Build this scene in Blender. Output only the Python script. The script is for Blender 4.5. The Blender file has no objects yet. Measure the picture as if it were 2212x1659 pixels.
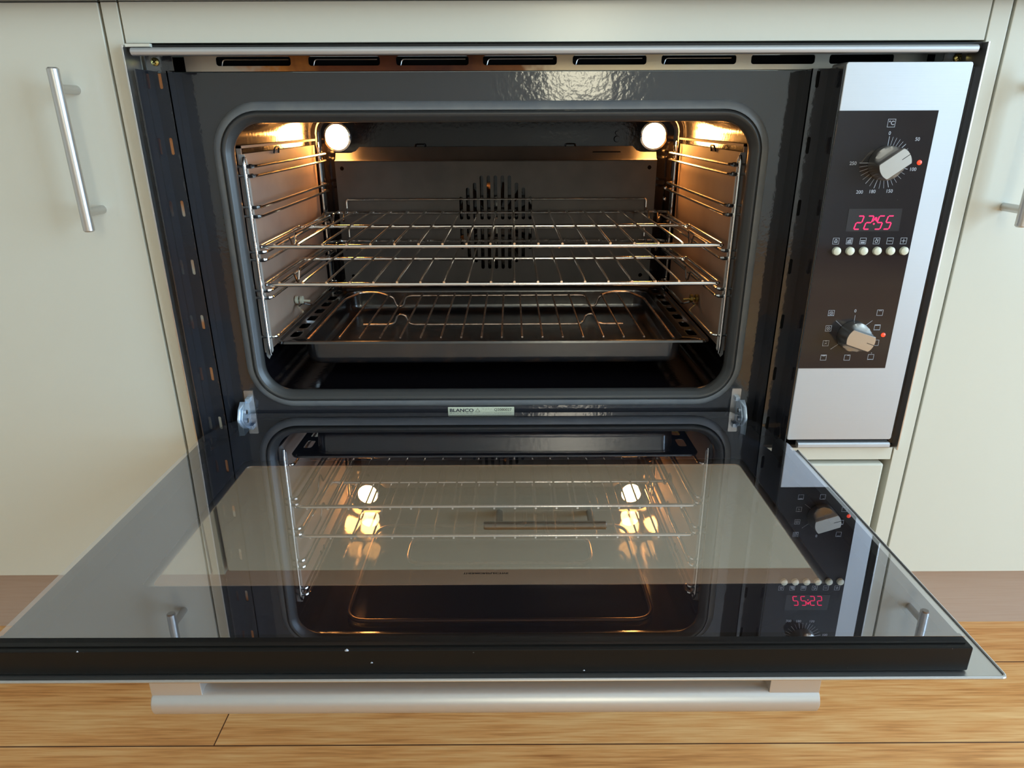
import bpy, bmesh, math, random
from mathutils import Vector, Matrix
from mathutils.geometry import tessellate_polygon
random.seed(7)
SC = bpy.context.scene
COL = SC.collection
FZ = 0.3292                      # height of the oven's bottom edge above the floor
PI = math.pi

# ------------------------------------------------------------------ camera
f_px, pitch, yaw, roll = 1461.03, 0.3713, 0.0010, -0.0038
cam_loc = Vector((-0.0472, -0.7791, 0.3955 + FZ))
fw = Vector((math.sin(yaw)*math.cos(pitch), math.cos(yaw)*math.cos(pitch), -math.sin(pitch)))
rt = Vector((math.cos(yaw), -math.sin(yaw), 0))
up = rt.cross(fw)
r2 = rt*math.cos(roll) + up*math.sin(roll)
u2 = -rt*math.sin(roll) + up*math.cos(roll)
cd = bpy.data.cameras.new('camera')
cam = bpy.data.objects.new('camera', cd); COL.objects.link(cam)
cd.sensor_fit = 'HORIZONTAL'; cd.sensor_width = 36.0
cd.lens = f_px/2212*36.0
cd.clip_start = 0.01; cd.clip_end = 50
M = Matrix((r2, u2, -fw)).transposed().to_4x4(); M.translation = cam_loc
cam.matrix_world = M
SC.camera = cam

# ------------------------------------------------------------------ world, daylight, exposure
SC.view_settings.view_transform = 'Standard'
SC.view_settings.look = 'None'
SC.view_settings.exposure = 0.0
SC.view_settings.gamma = 1.0
SC.view_settings.use_curve_mapping = False
w = bpy.data.worlds.new('sky'); SC.world = w; w.use_nodes = True
w.node_tree.nodes['Background'].inputs[0].default_value = (0.62, 0.80, 1.0, 1)
w.node_tree.nodes['Background'].inputs[1].default_value = 1.2

def area(name, loc, rot, sx, sy, power, col):
    l = bpy.data.lights.new(name, 'AREA'); l.shape = 'RECTANGLE'; l.size = sx; l.size_y = sy
    l.energy = power; l.color = col
    o = bpy.data.objects.new(name, l); COL.objects.link(o); o.location = loc; o.rotation_euler = rot
    return o
# daylight through the tall glazed door of the right wall, and through the garden window behind the camera
area('daylight_glazed_door', (2.43, -1.35, 1.12), (0, PI/2, 0), 2.0, 1.78, 112, (0.52, 0.77, 1.0))
area('daylight_garden_window', (0.35, -3.51, 1.42), (PI/2, 0, 0), 0.44, 1.2, 15, (1.0, 0.92, 0.64))

# ------------------------------------------------------------------ materials
def lin(c):
    c = c/255.0
    return c/12.92 if c <= 0.04045 else ((c+0.055)/1.055)**2.4
def rgb(r, g, b): return (lin(r), lin(g), lin(b), 1)
MAT = {}
def mat(name, col, rough=0.5, metal=0.0, spec=0.5, coat=0.0, coat_rough=0.05, aniso=0.0,
        bump=None, vary=None, emit=None, ior=1.5):
    """bump=(scale xyz, strength, detail)   vary=(scale xyz, colour2, lo, hi)"""
    m = bpy.data.materials.new(name); m.use_nodes = True
    nt = m.node_tree; b = nt.nodes['Principled BSDF']
    b.inputs['Base Color'].default_value = col
    b.inputs['Roughness'].default_value = rough
    b.inputs['Metallic'].default_value = metal
    b.inputs['IOR'].default_value = ior
    b.inputs['Specular IOR Level'].default_value = spec
    b.inputs['Coat Weight'].default_value = coat
    b.inputs['Coat Roughness'].default_value = coat_rough
    b.inputs['Anisotropic'].default_value = aniso
    if aniso:
        tg = nt.nodes.new('ShaderNodeTangent'); tg.direction_type = 'RADIAL'; tg.axis = 'Z'; nt.links.new(tg.outputs[0], b.inputs['Tangent'])
    tc = nt.nodes.new('ShaderNodeTexCoord')
    def noise(sc, det=3):
        mp = nt.nodes.new('ShaderNodeMapping'); mp.inputs['Scale'].default_value = sc
        nt.links.new(tc.outputs['Object'], mp.inputs[0])
        n = nt.nodes.new('ShaderNodeTexNoise'); n.inputs['Scale'].default_value = 1; n.inputs['Detail'].default_value = det
        nt.links.new(mp.outputs[0], n.inputs['Vector']); return n
    if bump:
        n = noise(bump[0], bump[2] if len(bump) > 2 else 3)
        bp = nt.nodes.new('ShaderNodeBump'); bp.inputs['Strength'].default_value = bump[1]; bp.inputs['Distance'].default_value = 0.001
        nt.links.new(n.outputs[0], bp.inputs['Height']); nt.links.new(bp.outputs[0], b.inputs['Normal'])
    if vary:
        n = noise(vary[0], 5)
        r = nt.nodes.new('ShaderNodeValToRGB')
        r.color_ramp.elements[0].position = vary[2]; r.color_ramp.elements[1].position = vary[3]
        r.color_ramp.elements[0].color = col; r.color_ramp.elements[1].color = vary[1]
        nt.links.new(n.outputs[0], r.inputs[0]); nt.links.new(r.outputs[0], b.inputs['Base Color'])
    if emit:
        b.inputs['Emission Color'].default_value = emit[0]; b.inputs['Emission Strength'].default_value = emit[1]
    MAT[name] = m
    return m

mat('cream_lacquer', rgb(214, 210, 194), 0.22, spec=0.5, bump=((25, 25, 25), 0.03))
mat('plaster', rgb(225, 222, 212), 0.9)
mat('ceiling_paint', rgb(236, 235, 230), 0.95)
mat('worktop_stone', rgb(60, 58, 56), 0.25)
mat('kick_laminate', rgb(178, 152, 132), 0.5, vary=((12, 300, 500), rgb(182, 158, 140), 0.35, 0.7))
mat('steel_brushed', (0.66, 0.655, 0.65, 1), 0.30, 1.0, aniso=0.4, bump=((6, 900, 900), 0.10, 2))
mat('steel_panel', (0.55, 0.56, 0.57, 1), 0.50, 0.75, bump=((12, 1500, 1500), 0.08, 2))
mat('steel_satin', (0.60, 0.585, 0.57, 1), 0.36, 1.0, bump=((400, 400, 400), 0.03))
mat('steel_bright', (0.72, 0.74, 0.78, 1), 0.2, 1.0)
mat('zinc', (0.50, 0.60, 0.72, 1), 0.3, 0.6, bump=((250, 250, 250), 0.1))
mat('chrome', (0.90, 0.86, 0.81, 1), 0.14, 1.0, bump=((300, 300, 300), 0.1))
mat('chrome_dull', (0.52, 0.42, 0.35, 1), 0.28, 1.0, bump=((300, 300, 300), 0.2), vary=((90, 90, 90), (0.20, 0.13, 0.10, 1), 0.45, 0.7))
mat('element_metal', (0.16, 0.11, 0.085, 1), 0.35, 0.9)
mat('brass_screw', rgb(205, 190, 120), 0.3, 1.0)
mat('enamel_face', (0.021, 0.021, 0.025, 1), 0.10, ior=1.68, spec=0.5, coat=0.35, bump=((150, 150, 150), 0.22, 2))
mat('enamel_black', (0.005, 0.004, 0.005, 1), 0.12, ior=1.42, bump=((160, 160, 160), 0.12, 2), vary=((420, 420, 420), (0.09, 0.09, 0.10, 1), 0.735, 0.76))
mat('enamel_tray', (0.012, 0.011, 0.012, 1), 0.20, ior=1.95, bump=((130, 130, 130), 0.12, 2), vary=((35, 35, 35), (0.05, 0.026, 0.015, 1), 0.5, 0.75))
mat('liner', (0.36, 0.26, 0.19, 1), 0.75, vary=((9, 9, 9), (0.29, 0.20, 0.15, 1), 0.4, 0.65), bump=((900, 900, 900), 0.15))
mat('fan_cover_enamel', (0.092, 0.080, 0.073, 1), 0.48, spec=0.5, bump=((500, 500, 500), 0.1), vary=((14, 14, 14), (0.062, 0.054, 0.05, 1), 0.4, 0.7))
mat('rubber_bead', (0.045, 0.044, 0.042, 1), 0.34, spec=0.5, bump=((60, 60, 60), 0.12))
mat('steel_post', (0.42, 0.40, 0.38, 1), 0.5, 0.4)
mat('rubber', (0.17, 0.175, 0.18, 1), 0.34, spec=0.6, vary=((40, 40, 40), (0.22, 0.22, 0.21, 1), 0.4, 0.8), bump=((60, 60, 60), 0.15))
mat('black_matt', (0.010, 0.009, 0.009, 1), 0.45, spec=0.35)
mat('black_void', (0.004, 0.004, 0.004, 1), 0.7, spec=0.1)
mat('black_print', (0.010, 0.012, 0.022, 1), 0.5, spec=0.3)
mat('door_black', (0.008, 0.007, 0.006, 1), 0.4, spec=0.2, vary=((230, 230, 230), (0.16, 0.15, 0.14, 1), 0.745, 0.77))
mat('panel_glass', (0.017, 0.015, 0.018, 1), 0.06, ior=1.5, vary=((300, 300, 300), (0.15, 0.15, 0.16, 1), 0.755, 0.775))
mat('display_window', (0.035, 0.034, 0.038, 1), 0.08, ior=1.6)
mat('print_grey', rgb(175, 178, 186), 0.6)
mat('print_dark', rgb(38, 38, 40), 0.7)
mat('ink_navy', rgb(30, 32, 52), 0.6)
mat('label_paper', rgb(206, 208, 182), 0.6, vary=((700, 700, 700), rgb(150, 150, 130), 0.55, 0.8))
mat('button_ivory', rgb(222, 220, 196), 0.35)
mat('knob_metal', (0.55, 0.52, 0.47, 1), 0.32, 1.0, bump=((500, 500, 500), 0.03))
mat('handle_metal', (0.62, 0.60, 0.58, 1), 0.36, 0.7, bump=((5, 700, 700), 0.03))
mat('ceramic', rgb(190, 186, 165), 0.5)
mat('insulation', rgb(215, 150, 100), 0.9, vary=((3, 3, 7), rgb(210, 205, 190), 0.47, 0.5))
mat('led_digits', (0.5, 0.0, 0.08, 1), 0.5, emit=((1.0, 0.015, 0.10, 1), 1.5))
mat('led_lamp', (0.6, 0.05, 0.02, 1), 0.3, emit=((1.0, 0.06, 0.02, 1), 1.1))
mat('window_frame', rgb(235, 235, 232), 0.4)
mat('lamp_glass', (1, 0.8, 0.5, 1), 0.3, emit=((1.0, 0.42, 0.10, 1), 170))

def glass_mat(name, reflect, trans, tint):
    """coated oven-door glass: part mirror, part clear"""
    m = bpy.data.materials.new(name); m.use_nodes = True; nt = m.node_tree
    for n in list(nt.nodes): nt.nodes.remove(n)
    out = nt.nodes.new('ShaderNodeOutputMaterial')
    tr = nt.nodes.new('ShaderNodeBsdfTransparent'); tr.inputs[0].default_value = trans
    gl = nt.nodes.new('ShaderNodeBsdfGlossy'); gl.inputs['Color'].default_value = tint; gl.inputs['Roughness'].default_value = 0.0
    fr = nt.nodes.new('ShaderNodeFresnel'); fr.inputs[0].default_value = 1.5
    ad = nt.nodes.new('ShaderNodeMath'); ad.operation = 'ADD'; ad.use_clamp = True; ad.inputs[1].default_value = reflect
    ge = nt.nodes.new('ShaderNodeNewGeometry'); io = nt.nodes.new('ShaderNodeMath'); io.operation = 'MULTIPLY_ADD'
    nt.links.new(ge.outputs['Backfacing'], io.inputs[0]); io.inputs[1].default_value = 1/1.5-1.5; io.inputs[2].default_value = 1.5
    nt.links.new(io.outputs[0], fr.inputs[0])
    nt.links.new(fr.outputs[0], ad.inputs[0])
    mx = nt.nodes.new('ShaderNodeMixShader')
    on = nt.nodes.new('ShaderNodeMath'); on.operation = 'SUBTRACT'; on.inputs[0].default_value = 1.0; nt.links.new(ge.outputs['Backfacing'], on.inputs[1])
    mu = nt.nodes.new('ShaderNodeMath'); mu.operation = 'MULTIPLY'; nt.links.new(ad.outputs[0], mu.inputs[0]); nt.links.new(on.outputs[0], mu.inputs[1])   # the mirror coating is on the outer face only
    nt.links.new(mu.outputs[0], mx.inputs[0]); nt.links.new(tr.outputs[0], mx.inputs[1]); nt.links.new(gl.outputs[0], mx.inputs[2])
    nt.links.new(mx.outputs[0], out.inputs[0])
    MAT[name] = m
glass_mat('door_glass', 0.30, (0.92, 0.92, 0.91, 1), (0.93, 0.92, 1.0, 1))
glass_mat('outer_glass', 0.04, (0.90, 0.90, 0.88, 1), (0.9, 0.95, 1.0, 1))
glass_mat('window_glass', 0.0, (1, 1, 1, 1), (1, 1, 1, 1))

def wood_mat():
    m = bpy.data.materials.new('floor_boards'); m.use_nodes = True; nt = m.node_tree; b = nt.nodes['Principled BSDF']
    N = nt.nodes.new; L = nt.links.new
    tc = N('ShaderNodeTexCoord'); sep = N('ShaderNodeSeparateXYZ'); L(tc.outputs['Object'], sep.inputs[0])
    PW = 0.134
    def math_(op, a, bb=None, v=None):
        n = N('ShaderNodeMath'); n.operation = op
        L(a, n.inputs[0])
        if bb is not None: L(bb, n.inputs[1])
        if v is not None: n.inputs[1].default_value = v
        return n.outputs[0]
    row = math_('FLOOR', math_('DIVIDE', math_('ADD', sep.outputs[1], v=0.1565), v=PW))
    fy = math_('FRACT', math_('DIVIDE', math_('ADD', sep.outputs[1], v=0.1565), v=PW))
    wn = N('ShaderNodeTexWhiteNoise'); wn.noise_dimensions = '1D'; L(row, wn.inputs['W'])
    # board joints: row 0 has its joint at x=-0.42
    off = math_('MULTIPLY', row, v=1.2)
    xx = math_('DIVIDE', math_('ADD', math_('ADD', sep.outputs[0], v=0.42), off), v=1.9)
    bi = math_('FLOOR', xx); fx = math_('FRACT', xx)
    wn2 = N('ShaderNodeTexWhiteNoise'); wn2.noise_dimensions = '2D'
    cb = N('ShaderNodeCombineXYZ'); L(row, cb.inputs[0]); L(bi, cb.inputs[1]); L(cb.outputs[0], wn2.inputs['Vector'])
    # grain coordinates, shifted per board
    sh = N('ShaderNodeVectorMath'); sh.operation = 'SCALE'; L(wn2.outputs['Color'], sh.inputs[0]); sh.inputs['Scale'].default_value = 7.0
    ad = N('ShaderNodeVectorMath'); ad.operation = 'ADD'; L(tc.outputs['Object'], ad.inputs[0]); L(sh.outputs[0], ad.inputs[1])
    mp = N('ShaderNodeMapping'); mp.inputs['Scale'].default_value = (1.6, 13, 1); L(ad.outputs[0], mp.inputs[0])
    n1 = N('ShaderNodeTexNoise'); n1.inputs['Scale'].default_value = 1.6; n1.inputs['Detail'].default_value = 2; L(mp.outputs[0], n1.inputs['Vector'])
    rings = math_('SINE', math_('MULTIPLY', n1.outputs[0], v=42.0))
    mp2 = N('ShaderNodeMapping'); mp2.inputs['Scale'].default_value = (14, 330, 1); L(ad.outputs[0], mp2.inputs[0])
    n2 = N('ShaderNodeTexNoise'); n2.inputs['Scale'].default_value = 1; n2.inputs['Detail'].default_value = 5; L(mp2.outputs[0], n2.inputs['Vector'])
    mp3 = N('ShaderNodeMapping'); mp3.inputs['Scale'].default_value = (4, 38, 1); L(ad.outputs[0], mp3.inputs[0])
    n3 = N('ShaderNodeTexNoise'); n3.inputs['Scale'].default_value = 1; n3.inputs['Detail'].default_value = 4; L(mp3.outputs[0], n3.inputs['Vector'])
    v = math_('ADD', math_('MULTIPLY', rings, v=0.035), math_('ADD', math_('MULTIPLY', n2.outputs[0], v=0.62), math_('MULTIPLY', n3.outputs[0], v=0.36)))
    v = math_('ADD', v, math_('MULTIPLY', wn2.outputs['Value'], v=0.14))
    r = N('ShaderNodeValToRGB'); L(v, r.inputs[0])
    r.color_ramp.elements[0].position = 0.34; r.color_ramp.elements[0].color = rgb(168, 104, 52)
    r.color_ramp.elements[1].position = 0.78; r.color_ramp.elements[1].color = rgb(240, 190, 128)
    e = r.color_ramp.elements.new(0.55); e.color = rgb(220, 154, 90)
    # gaps
    g1 = math_('GREATER_THAN', math_('ABSOLUTE', math_('SUBTRACT', fy, v=0.5)), v=0.4935)
    g2 = math_('GREATER_THAN', math_('ABSOLUTE', math_('SUBTRACT', fx, v=0.5)), v=0.4996)
    g = math_('MAXIMUM', g1, g2)
    mx = N('ShaderNodeMix'); mx.data_type = 'RGBA'; L(g, mx.inputs[0]); L(r.outputs[0], mx.inputs[6]); mx.inputs[7].default_value = rgb(84, 46, 22)
    L(mx.outputs[2], b.inputs['Base Color'])
    b.inputs['Roughness'].default_value = 0.38; b.inputs['Specular IOR Level'].default_value = 0.4
    bp = N('ShaderNodeBump'); bp.inputs['Strength'].default_value = 0.12; bp.inputs['Distance'].default_value = 0.001
    L(n2.outputs[0], bp.inputs['Height']); L(bp.outputs[0], b.inputs['Normal'])
    MAT['floor_boards'] = m
wood_mat()

def vent_mat():
    """plated steel strip, browned by heat in its middle"""
    m = mat('vent_strip_metal', (0.50, 0.46, 0.40, 1), 0.4, 0.7, bump=((200, 200, 200), 0.1)); nt = m.node_tree; b = nt.nodes['Principled BSDF']
    N = nt.nodes.new; L = nt.links.new
    tc = N('ShaderNodeTexCoord'); sep = N('ShaderNodeSeparateXYZ'); L(tc.outputs['Object'], sep.inputs[0])
    n = N('ShaderNodeTexNoise'); n.inputs['Scale'].default_value = 60; L(tc.outputs['Object'], n.inputs['Vector'])
    a = N('ShaderNodeMath'); a.operation = 'MULTIPLY_ADD'; L(n.outputs[0], a.inputs[0]); a.inputs[1].default_value = 0.10; L(sep.outputs[0], a.inputs[2])
    mr = N('ShaderNodeMapRange'); L(a.outputs[0], mr.inputs[0]); mr.inputs[1].default_value = -0.44; mr.inputs[2].default_value = 0.44
    r = N('ShaderNodeValToRGB'); L(mr.outputs[0], r.inputs[0])
    es = r.color_ramp.elements
    es[0].position = 0; es[0].color = rgb(190, 180, 165)
    es[1].position = 1; es[1].color = rgb(205, 208, 205)
    for p, c in ((0.15, rgb(195, 182, 165)), (0.20, rgb(190, 120, 55)), (0.27, rgb(110, 60, 35)), (0.42, rgb(75, 42, 34)), (0.52, rgb(120, 76, 44)), (0.56, rgb(200, 180, 150)), (0.68, rgb(205, 190, 160))):
        e = es.new(p); e.color = c
    L(r.outputs[0], b.inputs['Base Color'])
vent_mat()

# ------------------------------------------------------------------ mesh helpers
class MB:
    def __init__(self): self.bm = bmesh.new()
    def box(self, x0, x1, y0, y1, z0, z1, bev=0.0, seg=2):
        b = bmesh.new()
        bmesh.ops.create_cube(b, size=1)
        for v in b.verts:
            v.co = Vector(((x0+x1)/2+v.co.x*(x1-x0), (y0+y1)/2+v.co.y*(y1-y0), (z0+z1)/2+v.co.z*(z1-z0)))
        if bev: bmesh.ops.bevel(b, geom=b.edges[:], offset=bev, segments=seg, profile=0.5, affect='EDGES')
        self.merge(b); return self
    def merge(self, b):
        me = bpy.data.meshes.new('t'); b.to_mesh(me); b.free(); self.bm.from_mesh(me); bpy.data.meshes.remove(me)
    def tube(self, pts, r, seg=8, closed=False, fillet=0.0, cap=True):
        pts = [Vector(p) for p in pts]
        if fillet: pts = fillet_path(pts, fillet, closed)
        n = len(pts); rings = []
        def tang(i):
            if closed: return (pts[(i+1) % n]-pts[i-1]).normalized()
            if i == 0: return (pts[1]-pts[0]).normalized()
            if i == n-1: return (pts[-1]-pts[-2]).normalized()
            return ((pts[i+1]-pts[i]).normalized()+(pts[i]-pts[i-1]).normalized()).normalized()
        t0 = tang(0); a = Vector((0, 0, 1)) if abs(t0.z) < 0.9 else Vector((1, 0, 0))
        nrm = t0.cross(a).normalized()
        for i in range(n):
            t = tang(i); nrm = (nrm-t*nrm.dot(t)).normalized(); bn = t.cross(nrm)
            rr = r[i] if isinstance(r, (list, tuple)) else r
            rings.append([self.bm.verts.new(pts[i]+(nrm*math.cos(2*PI*k/seg)+bn*math.sin(2*PI*k/seg))*rr) for k in range(seg)])
        m = n if closed else n-1
        for i in range(m):
            A, B = rings[i], rings[(i+1) % n]
            for k in range(seg):
                self.bm.faces.new((A[k], A[(k+1) % seg], B[(k+1) % seg], B[k]))
        if not closed and cap:
            self.bm.faces.new(rings[0][::-1]); self.bm.faces.new(rings[-1])
        return self
    def plate(self, outer, holes, t0, t1, axes='xz'):
        """flat sheet: 2D outline with holes, thickness from t0 to t1 along the third axis"""
        loops = [outer]+list(holes)
        flat = [p for l in loops for p in l]
        tri = tessellate_polygon([[Vector((p[0], p[1], 0)) for p in l] for l in loops])
        def P(p, t):
            if axes == 'xz': return (p[0], t, p[1])
            if axes == 'xy': return (p[0], p[1], t)
            return (t, p[0], p[1])
        A = [self.bm.verts.new(P(p, t0)) for p in flat]; B = [self.bm.verts.new(P(p, t1)) for p in flat]
        for f in tri:
            try:
                self.bm.faces.new([A[i] for i in f]); self.bm.faces.new([B[i] for i in reversed(f)])
            except ValueError: pass
        o = 0
        for l in loops:
            n = len(l)
            for i in range(n):
                a, b = o+i, o+(i+1) % n
                self.bm.faces.new((A[a], A[b], B[b], B[a]))
            o += n
        return self
    def loft(self, secs, closed_ring=True, cap0=False, cap1=False):
        R = [[self.bm.verts.new(p) for p in s] for s in secs]
        n = len(R[0])
        for i in range(len(R)-1):
            for k in range(n if closed_ring else n-1):
                self.bm.faces.new((R[i][k], R[i][(k+1) % n], R[i+1][(k+1) % n], R[i+1][k]))
        if cap0: self.bm.faces.new(R[0][::-1])
        if cap1: self.bm.faces.new(R[-1])
        return self
    def cyl(self, c, axis, r, h, seg=24, bev=0.0):
        c = Vector(c); ax = Vector(axis).normalized()
        if bev: return self.tube([c, c+ax*1e-5, c+ax*bev, c+ax*(h-bev), c+ax*(h-1e-5), c+ax*h], [max(r-bev, 1e-5), r-bev, r, r, r-bev, max(r-bev, 1e-5)], seg)
        return self.tube([c, c+ax*h], r, seg)
    def build(self, name, m, parent=None, smooth=True, loc=None, auto=40):
        bmesh.ops.remove_doubles(self.bm, verts=self.bm.verts[:], dist=1e-7)
        bmesh.ops.recalc_face_normals(self.bm, faces=self.bm.faces[:])
        me = bpy.data.meshes.new(name); 
        if smooth:
            for e in self.bm.edges:
                if len(e.link_faces) == 2 and e.calc_face_angle(0) > math.radians(auto): e.smooth = False
            for f in self.bm.faces: f.smooth = True
        self.bm.to_mesh(me); self.bm.free()
        me.materials.append(MAT[m] if isinstance(m, str) else m)
        o = bpy.data.objects.new(name, me); COL.objects.link(o)
        if parent: o.parent = parent
        if loc: o.location = loc
        if smooth:
            wn = o.modifiers.new('face_normals', 'WEIGHTED_NORMAL'); wn.keep_sharp = True; wn.weight = 100
        return o

def fillet_path(pts, r, closed=False, k=5):
    n = len(pts); out = []
    for i in range(n):
        if not closed and i in (0, n-1): out.append(pts[i]); continue
        p, a, b = pts[i], pts[i-1], pts[(i+1) % n]
        da, db = (a-p), (b-p); rr = min(r, da.length*0.45, db.length*0.45)
        s, e = p+da.normalized()*rr, p+db.normalized()*rr
        for j in range(k+1):
            t = j/k; out.append(s*(1-t)**2+p*2*t*(1-t)+e*t*t)
    return out
def rrect(x0, x1, z0, z1, r, seg=8):
    out = []
    for cx, cz, a0 in ((x1-r, z1-r, 0), (x0+r, z1-r, 90), (x0+r, z0+r, 180), (x1-r, z0+r, 270)):
        for k in range(seg+1):
            a = math.radians(a0+90*k/seg); out.append((cx+r*math.cos(a), cz+r*math.sin(a)))
    return out
def circle(cx, cz, r, n=24): return [(cx+r*math.cos(2*PI*k/n), cz+r*math.sin(2*PI*k/n)) for k in range(n)]
def empty(name, loc, label, cat, group=None):
    o = bpy.data.objects.new(name, None); COL.objects.link(o); o.location = loc; o.empty_display_size = 0.05
    tag(o, label, cat, group); return o
def tag(o, label, cat, group=None):
    o['label'] = label; o['category'] = cat
    if group: o['group'] = group
    return o
def struct(o): o['kind'] = 'structure'; return o
def copy_tree(o, parent=None):
    c = o.copy(); COL.objects.link(c); c.parent = parent
    for ch in list(o.children): copy_tree(ch, c)
    return c
def text_bm(mb, body, size, place, bold=0.0, ax='CENTER'):
    """lettering as thin mesh; place maps (x, y) of the text plane to 3D"""
    cu = bpy.data.curves.new('t', 'FONT'); cu.body = body; cu.size = size; cu.align_x = ax; cu.align_y = 'CENTER'; cu.offset = bold
    cu.resolution_u = 3
    ob = bpy.data.objects.new('t', cu); COL.objects.link(ob)
    bpy.context.view_layer.update()
    me = bpy.data.meshes.new_from_object(ob.evaluated_get(bpy.context.evaluated_depsgraph_get()))
    b = bmesh.new(); b.from_mesh(me)
    for v in b.verts: v.co = Vector(place(v.co.x, v.co.y))
    bpy.data.objects.remove(ob); bpy.data.curves.remove(cu); bpy.data.meshes.remove(me)
    mb.merge(b)

# ================================================================== ROOM
WT = 0.12
def wall(name, boxes, m='plaster'):
    mb = MB()
    for b in boxes: mb.box(*b)
    return struct(mb.build(name, m, smooth=False))
fl = struct(MB().box(-2.2, 2.32, -3.4, 0.75, -0.05, 0.0).build('floor', 'floor_boards', smooth=False))
wall('ceiling', [(-2.2, 2.32, -3.4, 0.75, 2.45, 2.55)], 'ceiling_paint')
wall('wall_left', [(-2.32, -2.2, -3.4, 0.75, 0, 2.45)])
wall('wall_front', [(-2.2, 2.32, 0.75, 0.87, 0, 2.45)])
# right wall with a tall glazed door opening y -2.25..-0.45, z 0..2.1
wall('wall_right', [(2.32, 2.44, -3.4, -2.25, 0, 2.45), (2.32, 2.44, -0.45, 0.75, 0, 2.45), (2.32, 2.44, -2.25, -0.45, 2.15, 2.45), (2.32, 2.44, -2.25, -0.45, 0, 0.1)])
# back wall with a narrow window x 0.13..0.57, z 0.80..2.04
wall('wall_back', [(-2.2, 0.13, -3.52, -3.4, 0, 2.45), (0.57, 2.32, -3.52, -3.4, 0, 2.45), (0.13, 0.57, -3.52, -3.4, 0, 0.80), (0.13, 0.57, -3.52, -3.4, 2.04, 2.45)])
mb = MB().plate([(-2.25, 0.1), (-0.45, 0.1), (-0.45, 2.15), (-2.25, 2.15)], [[(-2.19, 0.16), (-1.38, 0.16), (-1.38, 2.09), (-2.19, 2.09)], [(-1.32, 0.16), (-0.51, 0.16), (-0.51, 2.09), (-1.32, 2.09)]], 2.34, 2.39, 'yz')
struct(mb.build('window_1', 'window_frame', smooth=False))
mb = MB().plate([(0.13, 0.80), (0.57, 0.80), (0.57, 2.04), (0.13, 2.04)], [[(0.17, 0.84), (0.53, 0.84), (0.53, 1.40), (0.17, 1.40)], [(0.17, 1.44), (0.53, 1.44), (0.53, 2.00), (0.17, 2.00)]], -3.45, -3.41, 'xz')
struct(mb.build('window_2', 'window_frame', smooth=False))

# kickboard, set back below the cabinets
struct(MB().box(-2.0, 2.0, 0.061, 0.08, 0.0, 0.150).build('baseboard_front', 'kick_laminate', smooth=False))

# ================================================================== CABINETS
CF = 0.008           # front of the cabinet doors
def bar_handle(name, parent, p0, p1, posts, r, r_post, back):
    """round bar from p0 to p1 with two posts back to y=back"""
    p0, p1 = Vector(p0), Vector(p1); d = (p1-p0).normalized()
    h = MB().tube([p0, p0+d*1e-5, p0+d*0.0015, p1-d*0.0015, p1-d*1e-5, p1], [r-0.0015, r-0.0015, r, r, r-0.0015, r-0.0015], 24).build(name, 'steel_satin', parent)
    for q in posts:
        q = Vector(q)
        MB().tube([q, (q.x, back, q.z)], r_post, 18).build('handle_post', 'steel_satin', h)
    return h
ZD = -FZ
def cab(name, label, loc): return empty(name, loc, label, 'cabinet')
GT = 0.168
# left base cabinet
lc = cab('base_cabinet', 'cream lacquered base cabinet with a tall door, left of the oven', (-0.92, 0.0, 0))
o = Vector((-0.92, 0, 0))
def B(mbox, off=o):
    x0, x1, y0, y1, z0, z1 = mbox
    return (x0-off.x, x1-off.x, y0-off.y, y1-off.y, z0, z1)
ZB = -0.1960+FZ      # underside of the doors
ZT = 0.5104+FZ       # underside of the worktop
MB().box(*B((-1.37, -0.470, 0.030, 0.60, ZB, ZT))).build('carcass', 'cream_lacquer', lc, smooth=False)
dl = MB().box(*B((-1.366, -0.4695, CF, 0.0285, ZB, ZT-0.0002)), bev=0.0012).build('cabinet_door', 'cream_lacquer', lc)
def ddz(z): return z+FZ
bx = -0.5095
h = bar_handle('door_handle', dl, (bx+0.92, -0.0255, ddz(0.4475)), (bx+0.92, -0.0255, ddz(0.2835)), [(bx+0.92, -0.0255, ddz(0.4275)), (bx+0.92, -0.0255, ddz(0.3035))], 0.0058, 0.0046, CF)
# right base cabinet
rc = cab('base_cabinet', 'cream lacquered base cabinet right of the oven, its handle cut by the frame', (0.92, 0.0, 0))
o = Vector((0.92, 0, 0))
MB().box(*B((0.4725, 1.37, 0.030, 0.60, ZB, ZT), o)).build('carcass', 'cream_lacquer', rc, smooth=False)
dr = MB().box(*B((0.4725, 1.366, CF, 0.0285, ZB, ZT-0.0002), o), bev=0.0012).build('cabinet_door', 'cream_lacquer', rc)
bx = 0.5125
bar_handle('door_handle', dr, (bx-0.92, -0.0255, ddz(0.4475)), (bx-0.92, -0.0255, ddz(0.2845)), [(bx-0.92, -0.0255, ddz(0.4275)), (bx-0.92, -0.0255, ddz(0.3025))], 0.0058, 0.0046, CF)
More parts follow.
